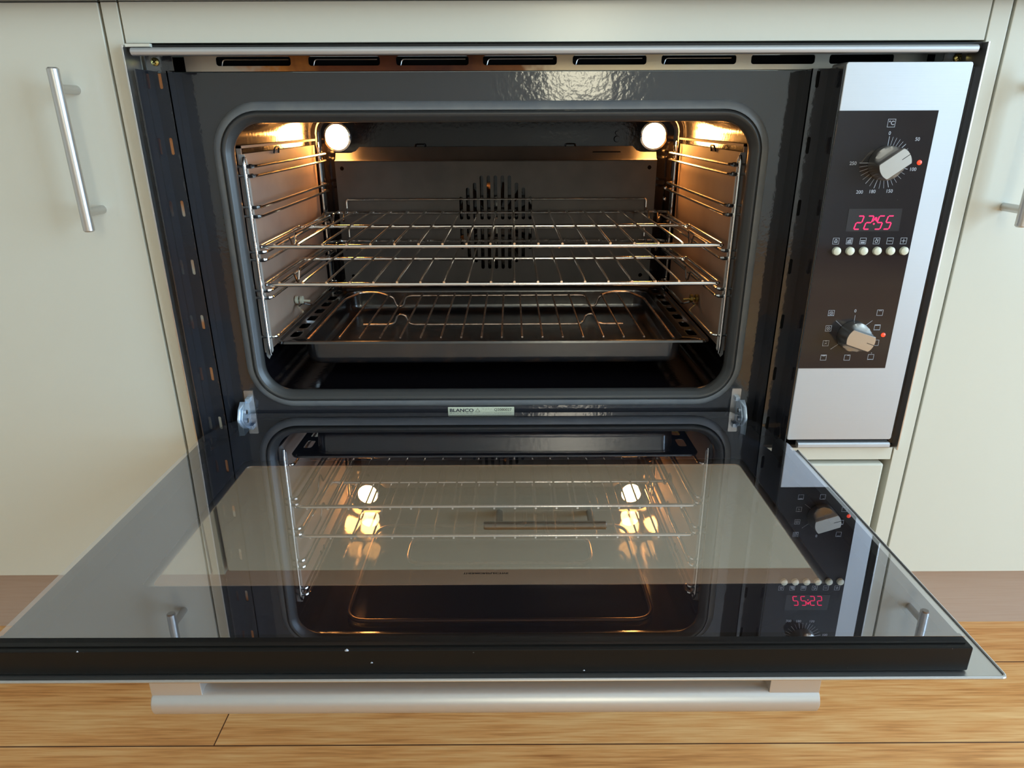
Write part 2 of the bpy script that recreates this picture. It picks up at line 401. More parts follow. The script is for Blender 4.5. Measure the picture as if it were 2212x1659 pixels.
# oven housing: stiles, top panel, rail, drawer
hc = cab('oven_cabinet', 'cream lacquered cabinet that houses the built-in oven, with a drawer below', (0, 0, 0))
for s, x0, x1 in ((-1, -0.4665, -0.4497), (1, 0.4497, 0.4695)):
    MB().box(x0, x1, CF, 0.60, ZB, ZT-0.0002, bev=0.0008).build('side_stile', 'cream_lacquer', hc)
MB().box(-0.4475, 0.4478, CF, 0.0285, 0.4722+FZ, ZT-0.0002, bev=0.0004).build('top_panel', 'cream_lacquer', hc)
MB().box(-0.4485, 0.4485, CF+0.001, 0.60, -0.0195+FZ, -0.0018+FZ, bev=0.0008).build('bottom_rail', 'cream_lacquer', hc)
dw = MB().box(-0.4440, 0.4400, CF-0.002, 0.0285, -0.1895+FZ, -0.0245+FZ, bev=0.003, seg=3).build('drawer', 'cream_lacquer', hc)
MB().box(-0.445, 0.445, 0.0295, 0.58, -0.1895+FZ, -0.022+FZ).build('drawer_box', 'cream_lacquer', hc, smooth=False)
bar_handle('drawer_handle', dw, (-0.0840, -0.0255, ddz(-0.0955)), (0.0760, -0.0255, ddz(-0.0955)), [(-0.064, -0.0255, ddz(-0.0955)), (0.057, -0.0255, ddz(-0.0955))], 0.0056, 0.0046, CF-0.002)
tag(MB().box(-1.9, 1.9, -0.0195, 0.62, 0.5104+FZ, 0.549+FZ, bev=0.002).build('worktop', 'worktop_stone'), 'dark worktop edge along the very top of the frame above the cabinets', 'worktop')

# ================================================================== OVEN
ov = empty('built_in_oven', (0, 0, FZ), 'built-in black and stainless steel oven with its glass door folded open', 'oven')
YF = 0.066          # enamel front face
XL, XR = -0.4225, 0.2835
# housing: boxes behind everything
hb = MB()
hb.box(-0.443, 0.443, YF+0.0015, 0.58, 0.411, 0.4470)   # above cavity
hb.box(-0.443, -0.396, YF+0.0035, 0.58, 0.0, 0.400)
hb.box(0.255, 0.443, YF+0.0035, 0.58, 0.0, 0.400)
hb.box(-0.443, 0.443, YF+0.0035, 0.58, 0.0, 0.050)
hb.box(-0.443, 0.443, 0.505, 0.58, 0.0, 0.4470)
hb.build('housing', 'black_void', ov, smooth=False)
# enamel front face with the cavity opening
OPN = rrect(-0.3765, 0.2375, 0.0565, 0.3965, 0.038, 10)
MB().plate([(XL, -0.002), (XR, -0.002), (XR, 0.4475), (XL, 0.4475)], [OPN], YF, YF+0.0015).build('front_face', 'enamel_face', ov)
# cavity
def ring(y, d, r):
    return [(x, y, z) for x, z in rrect(-0.3765-d, 0.2375+d, 0.0565-d*0.1, 0.3965+d*1.0, r, 10)]
cv = MB().loft([ring(YF+0.0005, 0, 0.038), ring(YF+0.010, 0, 0.038), ring(YF+0.022, 0.013, 0.034), ring(0.452, 0.013, 0.034), ring(0.470, 0.010, 0.030), ring(0.480, 0.0, 0.022)], cap1=True)
cv.build('cavity', 'enamel_black', ov, auto=50)
# seal around the opening: flat flange and rounded bead
def sweep_ring(profile, name, m):
    secs = []
    base = rrect(-0.3765, 0.2375, 0.0565, 0.3965, 0.038, 12)
    mb = MB(); rings = []
    for off, y in profile:
        rings.append([(x, y, z) for x, z in rrect(-0.3765-off, 0.2375+off, 0.0565-off, 0.3965+off, max(0.038+off, 0.02), 12)])
    rings.append(rings[0]); mb.loft(rings); return mb.build(name, m, ov, auto=60)
sweep_ring([(0.0205, YF+0.0002), (0.0205, YF-0.0015), (0.0175, YF-0.0040), (0.0135, YF-0.0058), (0.0110, YF-0.0062), (0.0104, YF-0.0035), (0.0104, YF+0.0002)], 'seal_flange', 'rubber')
sweep_ring([(0.0100, YF+0.0002), (0.0100, YF-0.0055), (0.0086, YF-0.0082), (0.0060, YF-0.0090), (0.0035, YF-0.0070), (0.0008, YF-0.0030), (-0.0020, YF-0.0005), (-0.0024, YF+0.0040), (-0.0002, YF+0.0060), (-0.0002, YF+0.0002)], 'seal_bead', 'rubber_bead')

# side channels, mirrored left and right, with slots
def channel(sx, xf, x_out, x_in, back_m, slots_z, xs):
    mb = MB()
    prof = [(x_out, 0.001), (x_out, 0.036), (x_in, 0.036)]
    slots = [[(xs+a, z+b) for a, b in rrect(-0.0019, 0.0019, -0.0092, 0.0092, 0.0018, 4)] for z in slots_z]
    lo, hi = min(x_out, x_in), max(x_out, x_in)
    mb.plate([(lo, 0.0), (hi, 0.0), (hi, 0.4475), (lo, 0.4475)], slots, 0.0350, 0.0362)
    # inner wall from the strip back to the enamel face, with a fold half way
    s = 1 if x_in > x_out else -1
    mb.box(min(x_in, x_in-s*0.0012), max(x_in, x_in-s*0.0012), 0.0350, YF+0.001, 0.0, 0.4475)
    mb.box(min(x_in, x_in+s*0.0012), max(x_in, x_in+s*0.0012), 0.050, YF, 0.0, 0.4475)
    # outer wall forward
    mb.box(min(x_out, x_out-s*0.0012), max(x_out, x_out-s*0.0012), 0.0015, 0.0362, 0.0, 0.4475)
    mb.box(min(x_out, x_out+s*0.0012), max(x_out, x_out+s*0.0012), 0.018, 0.036, 0.0, 0.4475)
    c = mb.build('side_channel', 'enamel_face', ov, smooth=False)
    b = MB().box(lo+0.002, hi-0.002, 0.0375, 0.0390, 0.0, 0.445).build('slot_backing', back_m, c, smooth=False)
    return c
channel(-1, XL, -0.4395, XL, 'insulation', [0.4385-0.0689*i for i in range(7)], -0.4315)
channel(1, XR, 0.3030, XR, 'black_void', [0.4373-0.0692*i for i in range(7)], 0.2912)
# outer steel flanges
MB().box(-0.4480, -0.4462, -0.003, 0.030, 0.0, 0.4700, bev=0.0004).build('frame_flange', 'steel_brushed', ov)
MB().box(0.4462, 0.4480, -0.003, 0.030, 0.0, 0.4700, bev=0.0004).build('frame_flange', 'steel_brushed', ov)
MB().box(-0.4460, -0.4410, 0.010, 0.0645, 0.0, 0.447).build('inner_wall', 'enamel_face', ov, smooth=False)
MB().box(0.4410, 0.4460, 0.010, 0.0645, 0.0, 0.447).build('inner_wall', 'enamel_face', ov, smooth=False)
# top trim bar: rounded front profile
prof = [(0.006, 0.4600), (0.0018, 0.4597), (-0.0010, 0.4606), (-0.0022, 0.4628), (-0.0022, 0.4650), (-0.0008, 0.4668), (0.0016, 0.4675), (0.0060, 0.4675)]
MB().loft([[(x, y, z) for y, z in prof] for x in (-0.4400, 0.4385)], cap0=True, cap1=True).build('top_trim', 'steel_panel', ov)
MB().box(-0.4460, 0.4460, 0.0065, 0.0665, 0.4645, 0.4700).build('top_cover', 'black_matt', ov, smooth=False)
MB().box(-0.4455, -0.4200, 0.0008, 0.0060, 0.4682, 0.4712).build('packing_strip', 'cream_lacquer', ov, smooth=False)
# vent strip with its row of slots
sl = []
for a, b in ((-0.3796, -0.2951), (-0.2752, -0.1943), (-0.1760, -0.0940), (-0.0778, 0.0058), (0.0236, 0.1072), (0.1240, 0.2087), (0.2255, 0.2977), (0.3140, 0.3868)):
    sl.append([(x, z) for x, z in rrect(a, b, 0.4542, 0.4640, 0.0030, 4)])
vs = MB().plate([(-0.4150, 0.4486), (0.4245, 0.4486), (0.4245, 0.4650), (-0.4150, 0.4650)], sl, YF, YF+0.0012).build('vent_strip', 'vent_strip_metal', ov, smooth=False)
MB().box(-0.44, 0.44, YF+0.012, YF+0.016, 0.4490, 0.4645).build('vent_backing', 'black_void', vs, smooth=False)
for a, b in ((-0.3796, -0.2951), (-0.2752, -0.1943), (-0.1760, -0.0940), (-0.0778, 0.0058), (0.0236, 0.1072), (0.1240, 0.2087)):
    MB().tube([(a+0.004, YF+0.006, 0.4545), (a+0.006, YF+0.006, 0.4612), (b-0.004, YF+0.006, 0.4612)], 0.0007, 6, fillet=0.003).build('louvre', 'steel_brushed', vs)
# screws
def screw(x, y, z):
    s = MB().tube([(x, y, z), (x, y-0.0012, z), (x, y-0.0020, z), (x, y-0.0022, z)], [0.0042, 0.0042, 0.0032, 0.0001], 20)
    s = s.build('screw', 'brass_screw', ov)
    c = MB().box(x-0.0026, x+0.0026, y-0.0026, y-0.0020, z-0.0004, z+0.0004); c.box(x-0.0004, x+0.0004, y-0.0026, y-0.0020, z-0.0026, z+0.0026)
    for v in c.bm.verts:
        dx, dz = v.co.x-x, v.co.z-z; a = 0.6
        v.co.x = x+dx*math.cos(a)-dz*math.sin(a); v.co.z = z+dx*math.sin(a)+dz*math.cos(a)
    c.build('screw_slot', 'black_void', s, smooth=False)
screw(-0.4335, 0.0350, 0.4565)
screw(0.4400, 0.0350, 0.4575)
for a, b in ((-0.4440, -0.4150), (0.4255, 0.4440)): MB().box(a, b, 0.0352, 0.0367, 0.4476, 0.4640).build('corner_bracket', 'enamel_face', ov, smooth=False)
# bottom trim under the control panel
prof = [(0.008, 0.0020), (0.0005, 0.0020), (-0.0012, 0.0040), (-0.0010, 0.0075), (0.0008, 0.0092), (0.008, 0.0092)]
MB().loft([[(x, y, z) for y, z in prof] for x in (0.3200, 0.4375)], cap0=True, cap1=True).build('bottom_trim', 'steel_panel', ov)
MB().box(-0.4460, 0.4460, 0.008, YF, -0.0012, 0.0030).build('sill', 'black_matt', ov, smooth=False)

# rating label on the face, just above the door edge
lb = MB().plate(rrect(-0.1335, -0.0435, 0.0195, 0.0333, 0.0006, 3), [], YF-0.0004, YF).build('rating_label', 'label_paper', ov, smooth=False)
tm = MB(); TY = YF-0.0006
text_bm(tm, 'BLANCO', 0.0078, lambda x, y: (-0.1150+x*1.05, TY, 0.0283+y*0.85), 0.00016)
tm.build('label_brand', 'ink_navy', lb, smooth=False)
tm = MB()
text_bm(tm, 'Q2080027', 0.0055, lambda x, y: (-0.0590+x, TY, 0.0292+y*0.95))
text_bm(tm, '-- -- -- --', 0.0040, lambda x, y: (-0.0800+x, TY, 0.0308+y*0.9))
tm.tube([(-0.0960, TY, 0.0262), (-0.0930, TY, 0.0312), (-0.0900, TY, 0.0262)], 0.00022, 4, closed=True)
tm.build('label_text', 'print_dark', lb, smooth=False)

# --- cavity fittings
def lamp(x, z):
    rim = MB().tube([(x, 0.4805, z), (x, 0.4760, z), (x, 0.4745, z), (x, 0.4760, z), (x, 0.4795, z)], [0.0245, 0.0240, 0.0228, 0.0218, 0.0216], 36, cap=False).build('oven_lamp', 'steel_bright', ov)
    pr = []
    for k in range(9):
        a = PI/2*k/8; pr.append((0.0216*math.cos(a), 0.4780-0.0090*math.sin(a)))
    MB().tube([(x, y, z) for r, y in pr], [max(r, 0.0002) for r, y in pr], 36).build('lamp_cover', 'lamp_glass', rim)
lamp(-0.3490, 0.3698); lamp(0.2030, 0.3700)
# fan cover panel with slots
fc = MB()
slots = []
cx0, cz0 = -0.0738, 0.2235
tops = [0.270, 0.2855, 0.294, 0.306, 0.306, 0.306, 0.306, 0.306, 0.294, 0.2855, 0.270]
for k in range(11):
    x = cx0+(k-5)*0.0123; t = tops[k]; b = 2*cz0-t
    slots.append(rrect(x-0.0031, x+0.0031, 0.2300, t, 0.0030, 4)); slots.append(rrect(x-0.0031, x+0.0031, b, 0.2190, 0.0030, 4))
for hx, hz in ((-0.342, 0.3185), (0.196, 0.3185), (-0.338, 0.1285), (0.192, 0.1285)): slots.append(circle(hx, hz, 0.0036, 14))
YP = 0.4600
out = [(-0.3535, 0.112), (0.2085, 0.112), (0.2085, 0.3300), (-0.3535, 0.3300)]
fc.plate(out, slots, YP, YP+0.0014)
fan = fc.build('fan_cover', 'fan_cover_enamel', ov, smooth=False)
# folded top band of the cover, cut back around the lamps
def top_edge(n=10):
    L_, R_ = -0.3535, 0.2085; pts = [(L_, 0.0)]
    return pts
bnd = MB(); xs = [-0.3535+0.5620*i/80 for i in range(81)]
def zt(x):
    d = min(x+0.3535, 0.2085-x)
    if d < 0.022: return 0.3435
    if d < 0.040:
        t = (d-0.022)/0.018; return 0.3435+0.0100*(1-math.sqrt(max(0, 1-t*t)))
    return 0.3535
bnd.loft([[(x, YP, 0.3295), (x, YP-0.0012, 0.3312), (x, YP+0.006, 0.3330), (x, YP+0.013, zt(x)), (x, YP+0.0145, zt(x)), (x, YP+0.0075, 0.3325), (x, YP+0.0014, 0.3295)] for x in xs], cap0=True, cap1=True)
bnd.build('fan_cover_flange', 'fan_cover_enamel', fan, auto=60)
MB().plate(rrect(0.0960, 0.1460, 0.3405, 0.3450, 0.002, 4), [], YP+0.0095, YP+0.0115).build('flange_slot', 'black_void', fan, smooth=False)
for x in (-0.205, 0.058):
    MB().tube([(x-0.009, YP+0.014, 0.352), (x-0.008, YP+0.012, 0.3575), (x+0.008, YP+0.012, 0.3575), (x+0.009, YP+0.014, 0.352)], 0.0011, 6, fillet=0.002).build('cover_clip', 'enamel_black', fan)
# fan blades seen behind the slots
fb = MB()
for k in range(14):
    a = 2*PI*k/14
    c, s = math.cos(a), math.sin(a)
    p = [Vector((cx0+r*c-t*s, y, cz0+r*s+t*c)) for r, t, y in ((0.030, 0, 0.465), (0.070, 0.004, 0.465), (0.070, -0.006, 0.476), (0.030, -0.004, 0.476))]
    fb.bm.faces.new([fb.bm.verts.new(q) for q in p])
fb.cyl((cx0, 0.464, cz0), (0, 1, 0), 0.010, 0.012, 20)
fb.build('fan_wheel', 'element_metal', fan, smooth=False)
# small studs on the back wall, right
for x, z in ((0.231, 0.3270-0.045), (0.231, 0.2630)):
    MB().tube([(x, 0.480, z), (x, 0.475, z), (x, 0.474, z)], [0.003, 0.003, 0.001], 12).build('stud', 'chrome', ov)
st = MB().tube([(0.139, 0.480, 0.3650), (0.139, 0.474, 0.3650)], [0.0055, 0.0045], 18); st.tube([(0.139, 0.480, 0.3750), (0.139, 0.475, 0.3750)], [0.0035, 0.003], 14)
st.build('stud', 'enamel_black', ov)
# top heating element, hidden by the top edge but mirrored in the door glass
MB().tube([(-0.02, 0.44, 0.397), (-0.02, 0.40, 0.4015), (-0.315, 0.40, 0.4015), (-0.315, 0.108, 0.4015), (0.180, 0.108, 0.4015), (0.180, 0.40, 0.4015), (0.04, 0.40, 0.4015), (0.04, 0.44, 0.397)], 0.0036, 10, fillet=0.035).build('heating_element', 'element_metal', ov)
MB().tube([(0.0, 0.44, 0.398), (0.0, 0.36, 0.4030), (-0.24, 0.36, 0.4030), (-0.24, 0.27, 0.4030), (0.10, 0.27, 0.4030), (0.10, 0.36, 0.4030), (0.02, 0.36, 0.4030), (0.02, 0.44, 0.398)], 0.0033, 10, fillet=0.03).build('heating_element', 'element_metal', ov)

# side liners and runner frames
def side(sx, xw):
    """sx=+1: runner on the left wall (faces +x); sx=-1: right wall"""
    X = lambda d: xw+sx*d         # d = distance from the cavity wall
    y0, y1, z0, z1 = 0.109, 0.450, 0.098, 0.3675
    ln = MB().box(min(X(0.004), X(0.0060)), max(X(0.004), X(0.0060)), y0+0.004, y1, z0, z1-0.010)
    # rim of the liner: slightly proud fold at top and front
    ln.box(min(X(0.002), X(0.0075)), max(X(0.002), X(0.0075)), y0, y1+0.004, z1-0.003, z1)
    ln.box(min(X(0.002), X(0.0075)), max(X(0.002), X(0.0075)), y0, y0+0.003, z0, z1)
    l = ln.build('side_liner', 'liner', ov, smooth=False)
    MB().tube([(X(0.0068), 0.235, z1-0.014), (X(0.0085), 0.237, z1-0.006), (X(0.0085), 0.254, z1-0.006), (X(0.0068), 0.256, z1-0.014)], 0.0013, 6, fillet=0.002).build('liner_tab', 'black_matt', l)
    # runner
    post = MB()
    zz0, zz1 = 0.092, 0.3580
    d0, d1 = 0.0075, 0.0175
    pts = [(X(d0), zz0+0.004), (X(d0+0.003), zz0), (X(d1), zz0+0.012), (X(d1), zz1-0.008), (X(d1-0.003), zz1), (X(d0), zz1)]
    post.plate(pts, [], 0.0992, 0.1004)
    p = post.build('side_runner', 'steel_post', ov, smooth=False)
    MB().tube([(X(d1-0.0035), 0.0985, 0.0985), (X(d1-0.0035), 0.0962, 0.110), (X(d1-0.0035), 0.0962, 0.347), (X(d1-0.0035), 0.1000, 0.3545)], 0.0021, 10, fillet=0.004).build('front_rod', 'chrome', p)
    MB().tube([(X(0.0135), 0.4450, 0.105), (X(0.0135), 0.4450, 0.3560), (X(0.0120), 0.4500, 0.3610)], 0.0020, 8, fillet=0.004).build('rear_rod', 'chrome', p)
    for z in (0.3437, 0.3325, 0.2945, 0.2832, 0.2445-0.0085, 0.2337-0.0095+0.0005, 0.1940-0.0085, 0.1852-0.0075):
        pass
    for z in (0.3437, 0.3325, 0.2945, 0.2832, 0.2400-0.002, 0.2280, 0.1895-0.002, 0.1780):
        xi = 0.0250
        pa = [(X(0.0000), 0.0995, z+0.0010), (X(0.0015), 0.0995, z), (X(xi-0.004), 0.0995, z), (X(xi), 0.104, z), (X(xi), 0.444, z), (X(xi-0.004), 0.4490, z), (X(0.0115), 0.4490, z)]
        MB().tube(pa, 0.0020, 8, fillet=0.003).build('guide_wire', 'chrome', p)
        MB().tube([(X(xi-0.011), 0.0985, z), (X(xi-0.008), 0.0983, z), (X(xi-0.003), 0.0985, z), (X(xi-0.0005), 0.1000, z)], [0.0019, 0.0030, 0.0030, 0.0019], 8).build('guide_weld', 'chrome', p)
    # lowest guide bends down around a retaining nut
    z = 0.1325-0.009
    pa = [(X(0.000), 0.0995, z), (X(0.021), 0.0995, z), (X(0.025), 0.104, z), (X(0.025), 0.225, z), (X(0.013), 0.236, z+0.006), (X(0.013), 0.262, z+0.006), (X(0.025), 0.272, z), (X(0.025), 0.444, z), (X(0.0115), 0.4480, z)]
    MB().tube(pa, 0.0020, 8, fillet=0.004).build('guide_wire', 'chrome', p)
    n = MB()
    for dd in (0.0075, 0.0150):
        n.tube([(X(dd), 0.248, z+0.014), (X(dd+0.0008), 0.248, z+0.014), (X(dd+0.0042), 0.248, z+0.014), (X(dd+0.005), 0.248, z+0.014)], [0.0045, 0.0060, 0.0060, 0.0045], 16)
    n.tube([(X(0.003), 0.248, z+0.014), (X(0.030), 0.248, z+0.012)], 0.0017, 8)
    n.build('retaining_nut', 'ceramic' if sx > 0 else 'brass_screw', p)
side(1, -0.3895); side(-1, 0.2505)

# --- hinges
def hinge(x, s):
    pl = MB().plate(rrect(x-0.0062, x+0.0062, 0.0100, 0.0590, 0.0012, 3), [], YF-0.0014, YF).build('door_hinge', 'steel_satin', ov)
    arm = MB()
    prof = [(YF-0.001, 0.0500), (YF-0.010, 0.0480), (YF-0.022, 0.0400), (YF-0.0290, 0.0290), (YF-0.030, 0.0060), (YF-0.006, 0.0060), (YF-0.001, 0.0200)]
    xa = x-s*0.0025
    arm.plate(prof, [], min(xa, xa+s*0.0012), max(xa, xa+s*0.0012), 'yz')
    # outward-curled edge
    arm.loft([[(xa, y, z), (xa-s*0.0060, y, z), (xa-s*0.0060, y+0.001, z-0.001), (xa, y+0.001, z-0.001)] for y, z in [(YF-0.012, 0.0470), (YF-0.022, 0.0400), (YF-0.0290, 0.0290), (YF-0.0298, 0.0150), (YF-0.030, 0.0030)]], cap0=True, cap1=True)
    arm.build('hinge_arm', 'zinc', pl, auto=50)
    MB().tube([(xa+s*0.0012, YF-0.016, 0.0340), (xa+s*0.0030, YF-0.016, 0.0340), (xa+s*0.0034, YF-0.016, 0.0340)], [0.0034, 0.0034, 0.0022], 16).build('hinge_rivet', 'steel_bright', pl)
    MB().box(x-0.0030, x+0.0030, YF-0.010, YF-0.0012, 0.0440, 0.0500, bev=0.0008).build('hinge_catch', 'zinc', pl)
hinge(-0.4010, 1); hinge(0.2560, -1)

# ================================================================== CONTROL PANEL
PX0, PX1, PZ0, PZ1 = 0.3045, 0.4378, 0.0137, 0.4515
cp = MB()
cp.loft([[(x, y, z) for x, z in rrect(PX0+d, PX1-d, PZ0+d, PZ1-d, max(0.003-d, 0.001), 4)] for d, y in ((0, 0.034), (0, 0.0009), (0.0004, 0.0003), (0.0010, 0.0))], cap0=True, cap1=True)
cp = cp.build('control_panel', 'steel_panel', ov, auto=50)
MB().box(0.30455, 0.4110, -0.0006, 0.0004, 0.1112, 0.4042, bev=0.0002).build('fascia_glass', 'panel_glass', cp)
MB().plate([(0.3332, 0.2768), (0.3937, 0.2770), (0.3929, 0.3020), (0.3330, 0.3018)], [], -0.0009, -0.0005).build('clock_display', 'display_window', cp, smooth=False)
# seven-segment clock
PY = -0.0011
dg = MB()
def seg_digit(x, ch, z0=0.2793, hgt=0.0146, wid=0.0062, slant=0.22):
    S = {'2': 'abged', '5': 'afgcd'}[ch]
    h2 = hgt/2
    P = {'a': ((0, hgt), (wid, hgt)), 'b': ((wid, hgt), (wid, h2)), 'c': ((wid, h2), (wid, 0)), 'd': ((0, 0), (wid, 0)), 'e': ((0, h2), (0, 0)), 'f': ((0, hgt), (0, h2)), 'g': ((0, h2), (wid, h2))}
    for s in S:
        (a, b), (c, d) = P[s]; t = 0.00062
        L_ = math.hypot(c-a, d-b); ux, uz = (c-a)/L_, (d-b)/L_; a += ux*0.0007; b += uz*0.0007; c -= ux*0.0007; d -= uz*0.0007
        nx, nz = -uz*t, ux*t
        pts = [(a-ux*0.0004, b-uz*0.0004), (a+nx, b+nz), (c+nx, d+nz), (c+ux*0.0004, d+uz*0.0004), (c-nx, d-nz), (a-nx, b-nz)]
        dg.plate([(x+p+q*slant, z0+q) for p, q in pts], [], PY, PY+0.0002)
for x, ch in ((0.3420, '2'), (0.3530, '2'), (0.3655, '5'), (0.3755, '5')): seg_digit(x, ch)
for zc in (0.2852, 0.2900): dg.plate(circle(0.3625+(zc-0.2793)*0.22, zc, 0.0010, 12), [], PY, PY+0.0002)
dg.plate([(0.3618, 0.2880), (0.3640, 0.2925), (0.3662, 0.2925), (0.3668, 0.2880), (0.3656, 0.2880), (0.3654, 0.2900), (0.3634, 0.2900), (0.3630, 0.2880)], [], PY, PY+0.0002)
dg.build('clock_digits', 'led_digits', cp, smooth=False)
# printed marks
KX, K1, K2 = 0.3632, 0.3508, 0.1534
mk = MB(); MY = -0.00072
def stroke(a, b, t=0.0003):
    a, b = Vector((a[0], a[1], 0)), Vector((b[0], b[1], 0)); d = (b-a).normalized(); n = Vector((-d.y, d.x, 0))*t/2
    mk.plate([(a-n)[:2], (b-n)[:2], (b+n)[:2], (a+n)[:2]], [], MY, MY+0.0001)
def pol(c, r, deg): return (c[0]+r*math.sin(math.radians(deg)), c[1]+r*math.cos(math.radians(deg)))
# temperature scale: 0 at top, clockwise to 250 at 270 degrees
ticks = [(0, 1), (9, 0), (18, 0), (27, 0), (36, 0), (45, 1), (57, 0), (69, 0), (81, 0), (90, 0), (104, 1), (116, 0), (128, 0), (140, 0), (150, 0), (160, 1), (171, 0), (182, 0), (194, 1), (206, 0), (218, 1), (230, 0), (241, 0), (251, 0), (261, 0), (270, 1)]
for dg_, big in ticks: stroke(pol((KX, K1), 0.0180, dg_), pol((KX, K1), 0.0272 if not big else 0.0275, dg_), 0.00055 if big else 0.0003)
TP = lambda X0, Z0: (lambda x, y: (X0+x, MY, Z0+y))
for t, x, z in (('0', 0.3628, 0.3813), ('50', 0.3942, 0.3751), ('100', 0.3957, 0.3439), ('150', 0.3743, 0.3208), ('180', 0.3553, 0.3204), ('200', 0.3414, 0.3199), ('250', 0.3287, 0.3504)):
    text_bm(mk, t, 0.0052, TP(x, z), 0.00005)
text_bm(mk, '°C', 0.0058, TP(0.3627, 0.3916), 0.00008)
def sq(x, z, s=0.0036, t=0.0004):
    mk.plate([(x-s, z-s), (x+s, z-s), (x+s, z+s), (x-s, z+s)], [[(x-s+t, z-s+t), (x+s-t, z-s+t), (x+s-t, z+s-t), (x-s+t, z+s-t)]], MY, MY+0.0001)
def bar(x, z, w_, h_): mk.plate([(x-w_/2, z-h_/2), (x+w_/2, z-h_/2), (x+w_/2, z+h_/2), (x-w_/2, z+h_/2)], [], MY, MY+0.0001)
def ringm(x, z, r, t=0.0003): mk.plate(circle(x, z, r, 20), [circle(x, z, r-t, 20)], MY, MY+0.0001)
def fanm(x, z, r=0.0022):
    ringm(x, z, r)
    for k in range(4): stroke(pol((x, z), 0.0003, 20+90*k), pol((x, z), r*0.85, 40+90*k), 0.0004)
sq(0.3627, 0.3916, 0.0042)
mk.build('temperature_scale', 'print_grey', cp, smooth=False); mk = MB(); text_bm(mk, '0', 0.0052, TP(0.3614, 0.1835), 0.00005)
for x, z, k in ((0.3332, 0.1811, 'fb'), (0.3330, 0.1622, 'f'), (0.3328, 0.1436, 'x'), (0.3330, 0.1253, 't'), (0.3618, 0.1251, 's'), (0.3905, 0.1256, 'b'), (0.3932, 0.1439, 'n'), (0.3912, 0.1631, 'tb'), (0.3910, 0.1814, 'w')):
    sq(x, z)
    if k in ('fb', 'f'): fanm(x, z)
    if k in ('fb', 'b', 'tb'): bar(x, z-0.0031, 0.0066, 0.0010)
    if k in ('tb', 't'): bar(x, z+0.0028, 0.0056, 0.0007)
    if k == 't': bar(x, z+0.0020, 0.0032, 0.0004)
    if k == 'w': text_bm(mk, 'vvv', 0.0030, TP(x, z+0.0026))
    if k == 's': stroke((x, z+0.0026), (x+0.0026, z+0.0030), 0.0005)
    if k == 'x': stroke((x-0.0014, z-0.0014), (x+0.0014, z+0.0010)); stroke((x-0.0014, z+0.0006), (x+0.0014, z-0.0010)); bar(x, z+0.0026, 0.0030, 0.0004)
for a in (0, 50, 310, 232): stroke(pol((KX-0.001, K2), 0.0180, a), pol((KX-0.001, K2), 0.0285 if a else 0.0250, a), 0.0004)
bar(0.3905, 0.1309, 0.0008, 0.0008)
mk.build('function_scale', 'print_grey', cp, smooth=False); mk = MB()
bx_ = [0.3243+(0.4016-0.3243)*i/5 for i in range(6)]
for i, x in enumerate(bx_):
    z = 0.2659; sq(x, z)
    if i == 0:
        mk.plate([(x-0.0020, z-0.0016), (x+0.0020, z-0.0016), (x+0.0016, z-0.0006), (x+0.0014, z+0.0014), (x, z+0.0023), (x-0.0014, z+0.0014), (x-0.0016, z-0.0006)], [[(x-0.0010, z-0.0008), (x+0.0010, z-0.0008), (x+0.0008, z+0.0010), (x, z+0.0015), (x-0.0008, z+0.0010)]], MY, MY+0.0001)
    if i == 1: bar(x, z-0.0018, 0.0048, 0.0012); bar(x, z, 0.0044, 0.0010); stroke((x-0.001, z+0.0010), (x+0.0024, z+0.0026), 0.0007); ringm(x+0.0016, z+0.0015, 0.0010)
    if i == 2: bar(x, z-0.0018, 0.0046, 0.0014); bar(x, z+0.0003, 0.0052, 0.0009)
    if i == 3: ringm(x, z-0.0004, 0.0018, 0.0006); bar(x-0.0004, z+0.0018, 0.0008, 0.0020); stroke((x+0.0006, z+0.0010), (x+0.0024, z+0.0014), 0.0006)
    if i in (4, 5): bar(x, z, 0.0044, 0.0006)
    if i == 5: bar(x, z, 0.0006, 0.0044)
mk.build('button_symbols', 'print_grey', cp, smooth=False)
# buttons
bb = [0.3262+(0.4036-0.3262)*i/5 for i in range(6)]
for x in bb:
    z = 0.2548
    MB().tube([(x, -0.0006, z), (x, -0.0034, z), (x, -0.0044, z), (x, -0.0050, z), (x, -0.0052, z)], [0.0047, 0.0047, 0.0042, 0.0028, 0.0002], 28).build('push_button', 'button_ivory', cp)
    
# indicator lights
for x, z in ((0.4013, 0.3511), (0.4002, 0.1538)):
    MB().tube([(x, -0.0005, z), (x, -0.0014, z), (x, -0.0019, z), (x, -0.0021, z)], [0.0027, 0.0025, 0.0014, 0.0001], 20).build('indicator_light', 'led_lamp', cp)
